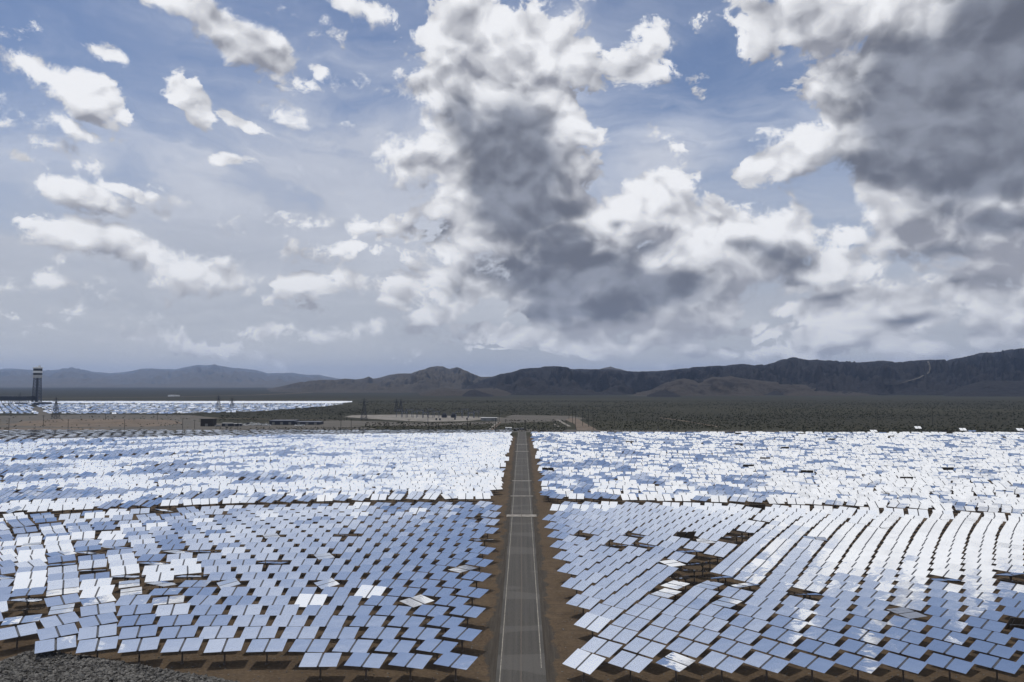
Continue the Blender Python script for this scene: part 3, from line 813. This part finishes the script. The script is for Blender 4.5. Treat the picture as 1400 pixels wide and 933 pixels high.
for px, lb in ((607.5, 'left of two dark bulky transformers on the pale substation pad'), (620, 'right of two dark bulky transformers on the pale substation pad')):
    p = gnd(px, 571.4); r = empty('transformer', (p.x, p.y, 0)); tag(r, lb, 'transformer', 'transformers on the substation pad')
    b = MB(); b.box((0,0,2.2), (4.6,3.5,3.8)); b.build('tank', M_dark, r, .1)
    b = MB(); b.tube((-1.8,0,4.9), (1.8,0,4.9), .6, k=10); b.build('conservator', M_dark, r)
    for s in (-1, 1):
        b = MB(); b.box((s*2.8,0,2), (.7,3,2.8)); b.build('radiator', M_blue, r)
    for x in (-1.2, 0, 1.2):
        b = MB(); b.tube((x,-1.2,4.1), (x,-1.2,6), .16, .1, 6); b.build('bushing', M_blue, r)
for px, py, lb in [(596.5,574.8,'small dark cabinet in front of the gantries left of the transformers'),(601.5,575,'small dark cabinet on the pad in front of the left transformer'),(622,574.2,'small dark cabinet on the pad in front of the right transformer'),(638.5,574,'small dark cabinet on the pad near the control house')]:
    p = gnd(px, py); r = empty('equipment_cabinet', (p.x, p.y, 0)); tag(r, lb, 'cabinet', 'cabinets on the substation pad')
    b = MB(); b.box((0,0,1.1), (1.6,1.1,2.0)); b.build('housing', M_dark, r, .05); b = MB(); b.box((0,0,2.17), (1.9,1.4,.1)); b.build('roof', M_struct, r)

# ------------------------------------------------------------------ desert scrub (uncountable)
g = np.random.default_rng(12)
def blob_mesh(name, C, S, mats, seed, flat=.6):
    t = (1+5**.5)/2
    iv = np.array([(-1,t,0),(1,t,0),(-1,-t,0),(1,-t,0),(0,-1,t),(0,1,t),(0,-1,-t),(0,1,-t),(t,0,-1),(t,0,1),(-t,0,-1),(-t,0,1)], float); iv /= np.linalg.norm(iv[0])
    fi = np.array([(0,11,5),(0,5,1),(0,1,7),(0,7,10),(0,10,11),(1,5,9),(5,11,4),(11,10,2),(10,7,6),(7,1,8),(3,9,4),(3,4,2),(3,2,6),(3,6,8),(3,8,9),(4,9,5),(2,4,11),(6,2,10),(8,6,7),(9,8,1)])
    gg = np.random.default_rng(seed); n = len(C)
    V = iv[None]*(1+gg.uniform(-.38, .38, (n, 12, 1)))
    sc_ = np.stack([S*gg.uniform(.7, 1.3, n), S*gg.uniform(.7, 1.3, n), S*flat*gg.uniform(.7, 1.3, n)], -1)
    a = gg.uniform(0, 6.28, n); V = V*sc_[:,None]
    X = V[...,0]*np.cos(a)[:,None]-V[...,1]*np.sin(a)[:,None]; Y = V[...,0]*np.sin(a)[:,None]+V[...,1]*np.cos(a)[:,None]
    V = np.stack([X, Y, V[...,2]], -1) + C[:,None]
    Fq = (fi[None] + (np.arange(n)*12)[:,None,None]).reshape(-1, 3)
    o = bpy.data.objects.new(name, np_mesh(name, V.reshape(-1, 3), Fq, mats)); return link(o)
n = 52000
u = g.uniform(0, 1, n); Yd = 603 + (1700-603)*u**1.25; Xd = g.uniform(-.80, .80, n)*Yd
pxp = 714 + 1000*Xd/Yd; pyp = 525 + 39000/Yd
keep = ~((pxp < 490) & (pyp > 549) & (pyp < 569 - np.clip((pxp-200)/290, 0, 1)*16) & (Yd > 880))
keep &= ~((pxp < 300) & (pyp > 566) & (g.uniform(0, 1, n) < .88))
keep &= ~((pxp > 255) & (pxp < 500) & (pyp > 575.5) & (pyp < 584.5))
keep &= ~((pxp > 475) & (pxp < 690) & (pyp > 567) & (pyp < 577.5))
keep &= ~((pxp > 690) & (pxp < 790) & (pyp > 568) & (pyp < 574))
keep &= ~((pxp > 772) & (pxp < 800+(pyp-575)*1.3) & (pyp > 571))
dn = np.array([noise.noise(Vector((x*.006, y*.006, 2))) for x, y in zip(Xd, Yd)])
keep &= g.uniform(-.7, .5, n) < dn+.1
C = np.stack([Xd, Yd, np.full(n, .35)], -1)[keep]; S = g.uniform(.3, .8, n)[keep]
o = blob_mesh('desert_scrub', C, S, [M_scrub], 3, .55); tag(o, 'dark olive desert shrubs scattered over the plain', 'scrub', kind='stuff')
# pebbles and weeds near the camera
n = 3500; Xn = g.uniform(-75, 75, n); Yn = g.uniform(80, 130, n)
kp = np.abs(Xn) > 5.5; C = np.stack([Xn, Yn, np.full(n, .01)], -1)[kp]; S = (g.uniform(.05, .16, n)**1)[kp]
o = blob_mesh('loose_pebbles', C, S, [M_stone], 6, .5); tag(o, 'loose small stones scattered over the brown soil', 'pebbles', kind='stuff')

# rubble bank bottom left
edge_px = [(-60, 912), (0, 906), (25, 897), (45, 889), (62, 886.5), (85, 889), (110, 892), (150, 897), (200, 905), (250, 914), (300, 921), (345, 930), (400, 945)]
def in_bank(x, y):
    px = 714 + 1000*x/y; py = 525 + 39000/y
    return py - np.interp(px, [e[0] for e in edge_px], [e[1] for e in edge_px])
V = []; Fc = []; nx, ny = 60, 30
for j in range(ny+1):
    for i in range(nx+1):
        x = -95 + 68*i/nx; yy = 72 + 40*j/ny
        dpx = in_bank(x, yy)
        V.append((x, yy, -.3 + min(1.5, max(0, dpx*.10+.28)) + .12*noise.noise(Vector((x*.5, yy*.5, 0)))))
for j in range(ny):
    for i in range(nx): q = j*(nx+1)+i; Fc.append((q, q+1, q+nx+2, q+nx+1))
o = bpy.data.objects.new('rubble_bank', np_mesh('rubble_bank', V, Fc, [M_stone], smooth=True)); link(o); tag(o, kind='structure')
n = 26000; Xr = g.uniform(-92, -26, n); Yr = g.uniform(80, 110, n)
dd = in_bank(Xr, Yr) + g.normal(0, 1.5, n)
kp = (dd > 0)
Zr = -.3 + np.clip(in_bank(Xr, Yr)*.10+.28, 0, 1.5) + .08
C = np.stack([Xr, Yr, np.maximum(Zr, .05)], -1)[kp]; S = (.09 + .32*g.uniform(0, 1, n)**2.2)[kp]
o = blob_mesh('rubble', C, S, [M_stone], 16, .75); tag(o, 'heap of broken grey rocks in the bottom left corner', 'rubble', kind='stuff')

# ------------------------------------------------------------------ sky (world)
w = bpy.data.worlds.new('World'); sc.world = w; w.use_nodes = True
nt = NT(w.node_tree); nt.n.clear()
out = nt.n.new('ShaderNodeOutputWorld'); bg = nt.n.new('ShaderNodeBackground')
SUN_EL, SUN_AZ = R(74), R(-60)     # azimuth from +Y, negative to the left
sky = nt.n.new('ShaderNodeTexSky'); sky.sky_type = 'NISHITA'; sky.sun_disc = False; sky.sun_elevation = SUN_EL; sky.sun_rotation = SUN_AZ
sky.altitude = 900; sky.air_density = 1.0; sky.dust_density = 1.2
tc = nt.n.new('ShaderNodeTexCoord').outputs['Generated']
dv = nt.vm('NORMALIZE', tc)
sx = nt.n.new('ShaderNodeSeparateXYZ'); nt.put(sx.inputs[0], dv); X, Y, Z = sx.outputs
AZ = nt.mul(nt.math('ARCTAN2', X, Y), 57.2958); EL = nt.mul(nt.math('ARCSINE', Z), 57.2958)
cmb = nt.n.new('ShaderNodeCombineXYZ'); nt.put(cmb.inputs[0], AZ); nt.put(cmb.inputs[1], EL); P2 = cmb.outputs[0]
def ae(px, py):
    d = ray(px, py); return math.degrees(math.atan2(d.x, d.y)), math.degrees(math.asin(d.z))
# warp of the blob coordinates so that no outline is an ellipse
d3 = nt.vm('MULTIPLY', dv, (1, 1, 1.5))
wn = nt.n.new('ShaderNodeTexNoise'); nt.put(wn.inputs['Vector'], d3); wn.inputs['Scale'].default_value = 5.; wn.inputs['Detail'].default_value = 4; wn.inputs['Roughness'].default_value = .55
warp = nt.vm('MULTIPLY', nt.vm('SUBTRACT', wn.outputs['Color'], (.5, .5, .5)), (7.0, 5.5, 0))
P2w = nt.vm('ADD', P2, warp)
def blobs(lst, src, pix=True):
    acc = None
    for bl in lst:
        cx, cy, rx, ry, rot, wt = bl
        if pix:
            a, e = ae(cx, cy); a2, e2 = ae(cx+rx*.5, cy); a3, e3 = ae(cx, cy+ry*.5)
            rxd = max(.3, 2*abs(a2-a)); ryd = max(.3, 2*abs(e3-e))
        else: a, e, rxd, ryd = cx, cy, rx, ry
        m = nt.mapping(src, loc=(a, e, 0), rot=(0, 0, R(rot)), scale=(rxd, ryd, 1), typ='TEXTURE')
        gr = nt.n.new('ShaderNodeTexGradient'); gr.gradient_type = 'SPHERICAL'; nt.put(gr.inputs[0], m)
        v = nt.math('MULTIPLY', gr.outputs['Fac'], wt)
        acc = v if acc is None else nt.math('SMOOTH_MAX', acc, v, .12)
    return acc
# cumulus masses: (px, py, rx, ry, rotation deg, weight)
BIG = [(690,150,170,130,-20,1.5),(700,240,170,150,-30,1.6),(760,330,150,110,0,1.6),(850,390,230,75,-5,1.5),(980,330,190,70,-12,1.3),(880,275,90,60,0,1.3),
 (720,60,130,70,-10,1.1),(640,45,90,80,60,1.2),(620,120,110,55,0,1.2),(790,90,120,55,-10,1.1),(880,75,75,45,40,.9),(560,230,140,70,-15,.75),(640,390,120,60,0,1.0),
 (545,408,50,22,0,1.1),(720,455,150,30,0,.9),(900,450,90,22,0,.8),(940,475,30,14,0,1.1),
 (1330,60,260,170,20,2.0),(1250,170,210,140,-30,2.0),(1340,260,230,140,0,2.0),(1130,30,170,80,-15,1.3),(1080,215,85,60,40,1.1),(1290,330,150,70,0,1.3),(1380,360,150,60,0,1.2),
 (1130,375,150,38,0,1.0),(1220,425,230,55,0,1.1),(1350,440,170,50,0,.9),(1050,480,90,18,0,.8),(905,500,28,12,0,1.0),(820,468,160,18,0,.8),(700,478,120,10,0,.6),(1180,470,220,20,0,.9),(1300,400,200,40,0,1.0),(1150,330,60,30,-20,.8),(1080,425,80,24,0,.9),(660,465,46,14,0,1.1),(760,458,50,16,0,1.1),(820,478,40,12,0,1.1),(870,470,34,11,0,1.0),(985,478,40,12,0,1.0),(1060,455,50,14,0,1.1),(1090,488,46,9,0,1.0),(1160,452,60,16,0,1.1),(1260,470,60,14,0,1.1),(1340,462,60,14,0,1.1),(1030,440,50,15,0,1.1),(590,440,60,14,0,.9)]
SMALL = [(300,50,150,42,-18,1.3),(360,85,60,32,-25,1.2),(235,25,80,32,-30,.9),(155,85,62,26,-8,1.2),(135,130,70,34,-8,1.2),(85,160,70,20,-12,.9),(50,95,70,30,10,.65),
 (270,140,70,30,-35,1.2),(335,165,45,18,-15,.9),(105,268,80,26,-10,1.2),(30,220,50,14,-5,.8),(170,258,50,14,-8,.9),(315,222,60,15,0,.9),(430,100,22,14,0,.8),(400,155,35,24,-60,.6),
 (480,320,180,26,-2,.75),(140,335,190,34,-10,.9),(230,365,240,32,-10,.85),(420,385,220,22,-5,.7),(60,430,120,38,-15,.7),(220,460,240,24,-8,.6),(60,375,110,18,0,.6),(400,440,160,16,0,.5),(470,350,200,22,0,.55),(500,15,70,34,-10,.8),(460,275,30,16,90,.6)]
SMALL = [(a, b_, c*1.15, d*1.2, e, f*1.02) for a, b_, c, d, e, f in SMALL]
BIG = [(a, b_, c*1.08, d*1.08, e, f*1.08) for a, b_, c, d, e, f in BIG]
mB = blobs(BIG, P2w); mS = blobs(SMALL, P2w)
# clouds out of the frame, seen only by the mirrors and as light: (az, el, r_az, r_el, rot, weight)
UP = [(34,58,46,28,8,2.4),(-20,66,34,9,0,1.2),(115,40,60,22,0,1.1),(-120,45,50,20,0,1.0),(180,35,60,22,0,1.2),(60,30,24,16,0,1.2),(-95,28,40,12,0,1.0)]
mU = blobs(UP, P2w, False)
v0 = nt.vm('ADD', nt.vm('MULTIPLY', dv, (1, 1, 1.2)), nt.vm('MULTIPLY', nt.vm('SUBTRACT', wn.outputs['Color'], (.5, .5, .5)), (.09, .09, .09)))
ft = nt.n.new('ShaderNodeTexNoise'); nt.put(ft.inputs['Vector'], v0); ft.inputs['Scale'].default_value = 26.; ft.inputs['Detail'].default_value = 6; ft.inputs['Roughness'].default_value = .66
v0 = nt.vm('ADD', v0, nt.vm('MULTIPLY', nt.vm('SUBTRACT', ft.outputs['Color'], (.5, .5, .5)), (.022, .022, .022)))
def puffs(v): return nt.voro(v, 13., 2.0, .5, 'F1')
fb = nt.noise(v0, 7., 9, .6, 2.1, 0.)
pf0 = puffs(v0); pf1 = puffs(nt.vm('ADD', v0, (-.006, 0., .020)))
N0 = nt.add(nt.add(nt.mul(nt.sub(fb, .5), 1.9), nt.mul(nt.sub(.40, pf0), .8)), nt.mul(nt.sub(ft.outputs['Fac'], .5), 2.7))
fl0 = nt.noise(v0, 8., 3, .5); fl1 = nt.noise(nt.vm('ADD', v0, (-.01, 0., .035)), 8., 3, .5)
relief = nt.add(nt.mul(nt.sub(pf1, pf0), 1.7), nt.mul(nt.sub(fl0, fl1), .7))
M0 = nt.mx(nt.mx(mB, nt.mul(mS, .92)), mU)
mB2 = nt.mx(blobs(BIG, nt.vm('ADD', P2w, (-.9, 2.6, 0))), nt.mul(blobs(SMALL, nt.vm('ADD', P2w, (-.4, 1.2, 0))), .92))
bigrel = nt.sub(nt.mx(mB, nt.mul(mS, .92)), mB2)
dens = nt.sub(nt.add(M0, nt.mul(N0, .62)), nt.mul(nt.ss(EL, 29., 32.), .32))
alpha0 = nt.ss(dens, nt.lin(wn.outputs['Fac'], .35, .65, -.04, .06), nt.lin(wn.outputs['Fac'], .35, .65, .46, .17))
alpha = alpha0
thick = nt.ss(dens, .3, 1.3)
# thick grey undersides of the two great clouds
DARK = [(640,175,55,75,-20,1.2),(705,225,100,105,-30,2.0),(715,285,90,80,0,1.9),(755,345,85,60,0,1.7),(780,385,160,52,0,1.7),(880,405,150,46,0,1.7),(900,345,60,26,0,.7),(1060,350,110,20,-8,.9),(800,420,180,26,0,1.4),
 (1280,150,200,140,-20,2.0),(1380,110,190,190,0,2.0),(1200,215,120,70,0,1.4),(1340,235,160,75,0,1.7),(1390,310,110,40,0,1.3),(1300,345,80,22,0,.9),(1100,378,60,14,0,.8),(1240,445,110,20,0,1.1),(1300,400,120,18,0,.6),(1140,400,90,14,0,.6),
 (590,325,40,26,-20,.9),(840,310,32,20,0,.9),(620,395,60,26,0,.7)]
nd = nt.n.new('ShaderNodeTexNoise'); nt.put(nd.inputs['Vector'], d3); nd.inputs['Scale'].default_value = 7.; nd.inputs['Detail'].default_value = 3; nd.inputs['Roughness'].default_value = .5
P2d = nt.vm('ADD', P2, nt.vm('MULTIPLY', nt.vm('SUBTRACT', nd.outputs['Color'], (.5, .5, .5)), (6.5, 5.0, 0)))
dk = blobs(DARK, P2d)
dsh = nt.ss(nt.sub(nt.add(dk, nt.mul(nt.sub(nd.outputs['Fac'], .5), .5)), nt.mul(relief, .22)), -.02, 1.0)
# base sky: nishita veiled with high haze
base = nt.mix(1.0, sky.outputs[0], (.125, .125, .135), 'MULTIPLY')
hz = nt.n.new('ShaderNodeCombineXYZ'); 
hazeN = nt.noise(nt.vm('ADD', nt.vm('MULTIPLY', dv, (1., 1., 3.8)), nt.vm('MULTIPLY', wn.outputs['Color'], (.3, .3, .3))), 2.3, 8, .6, 2., .7)
veilm = blobs([(520,200,420,260,0,1.2),(560,330,560,160,0,1.1),(120,420,520,120,0,1.),(900,210,130,60,0,.85),(1000,430,500,60,0,.7),(700,60,300,140,0,.6),(60,60,10,10,0,.1)], P2)
lowh = nt.sub(1., nt.ss(EL, 1., 24.))
veil = nt.math('ADD', nt.add(nt.mul(lowh, .95), nt.mul(nt.math('MULTIPLY', veilm, nt.ss(hazeN, .2, .55)), .95)), nt.mul(nt.ss(hazeN, .42, .72), .42), clamp=True)
upv = nt.ss(EL, 28., 48.)
veil = nt.mx(veil, upv)
K = 1.42
def kc(r, g_, b_): 
    f = lambda c: ((c/255+.055)/1.055)**2.4 if c > 10 else c/255/12.92
    return (f(r)*K, f(g_)*K, f(b_)*K)
vcol = nt.mix(nt.ss(EL, 0., 26.), kc(190,192,197), kc(204,210,223))
vcol = nt.mix(nt.ss(hazeN, .35, .7), nt.mix(1., vcol, (.86, .87, .90), 'MULTIPLY'), nt.mix(1., vcol, (1.12, 1.11, 1.10), 'MULTIPLY'))
vcol = nt.mix(nt.ss(EL, 29., 36.), vcol, kc(172,187,215))
vcol = nt.mix(nt.ss(nt.add(EL, nt.mul(nt.sub(hazeN, .5), 14.)), 33., 43.), vcol, kc(216,223,238))
vcol = nt.mix(nt.ss(nt.add(EL, nt.mul(nt.sub(hazeN, .5), 14.)), 43., 54.), vcol, kc(246,249,255))
c0 = nt.mix(nt.mul(veil, .88), base, vcol)
# bright glare of thin cloud round the sun
SD = Vector((math.sin(SUN_AZ)*math.cos(SUN_EL), math.cos(SUN_AZ)*math.cos(SUN_EL), math.sin(SUN_EL)))
sd = nt.vm('DOT_PRODUCT', dv, tuple(SD))
gl = nt.math('POWER', nt.mx(sd, 0.), 10.)
c0 = nt.mix(nt.mul(gl, .55), c0, kc(235,240,252))
# cloud colours
lv_ = nt.add(nt.add(nt.add(.62, nt.mul(nt.ss(mS, .0, .3), .08)), nt.mul(relief, .9)), nt.add(nt.mul(thick, -.18), nt.mul(nt.sub(ft.outputs['Fac'], .5), .75)))
lv_ = nt.add(lv_, nt.math('MINIMUM', nt.mul(bigrel, .95), .24))
lit = nt.mix(nt.lin(lv_, 0., 1.), kc(150,152,162), kc(244,245,248))
lit = nt.mix(nt.mul(nt.sub(1., nt.ss(EL, 0., 12.)), .5), lit, kc(192,195,202))
lit = nt.mix(nt.mul(nt.ss(EL, 34., 44.), .9), lit, kc(250,251,255))
drk = nt.mix(nt.ss(nt.add(nt.mul(relief, .35), nd.outputs['Fac']), .25, .8), kc(101,105,117), kc(143,148,161))
cc = nt.mix(dsh, lit, drk)
c1 = nt.mix(nt.mul(alpha, .97), c0, cc)
# below the horizon the world is plain ground-coloured
c1 = nt.mix(nt.ss(Z, -.02, -.001), (.05, .045, .04), c1)
nt.put(bg.inputs[0], c1); bg.inputs[1].default_value = 1.0
nt.l.new(bg.outputs[0], out.inputs[0])
w.cycles.sampling_method = 'MANUAL'; w.cycles.sample_map_resolution = 512

# sun
sl = bpy.data.lights.new('sun', 'SUN'); sl.energy = 3.6; sl.angle = R(.6); sl.color = (1., .95, .88)
so = bpy.data.objects.new('sun', sl); link(so)
so.rotation_euler = SD.to_track_quat('Z', 'Y').to_euler(); so.location = (0, 0, 300)

# haze
b = MB(); b.box((0, 12000, 300), (60000, 27000, 602)); hzo = b.build('haze', None or M_white); tag(hzo, 'thin blue haze over the whole plain', 'haze', kind='stuff')
hm = bpy.data.materials.new('haze_air'); hm.use_nodes = True; hm.node_tree.nodes.clear()
ho = hm.node_tree.nodes.new('ShaderNodeOutputMaterial'); pv = hm.node_tree.nodes.new('ShaderNodeVolumePrincipled')
pv.inputs['Color'].default_value = (.45, .62, .97, 1); pv.inputs['Density'].default_value = 4.2e-5; pv.inputs['Anisotropy'].default_value = .2
hm.node_tree.links.new(pv.outputs[0], ho.inputs['Volume'])
hzo.data.materials.clear(); hzo.data.materials.append(hm)

# ------------------------------------------------------------------ render settings
sc.render.engine = 'CYCLES'
sc.view_settings.view_transform = 'Standard'; sc.view_settings.look = 'None'; sc.view_settings.gamma = 1.0
sc.view_settings.exposure = -0.5; sc.view_settings.use_curve_mapping = False
sc.cycles.use_denoising = True
sc.cycles.caustics_reflective = False; sc.cycles.caustics_refractive = False
sc.cycles.use_adaptive_sampling = True; sc.cycles.adaptive_threshold = .02; sc.cycles.adaptive_min_samples = 12
sc.cycles.max_bounces = 6; sc.cycles.diffuse_bounces = 2; sc.cycles.glossy_bounces = 3; sc.cycles.volume_bounces = 0
sc.cycles.sample_clamp_indirect = 6.0; sc.cycles.sample_clamp_direct = 8.0
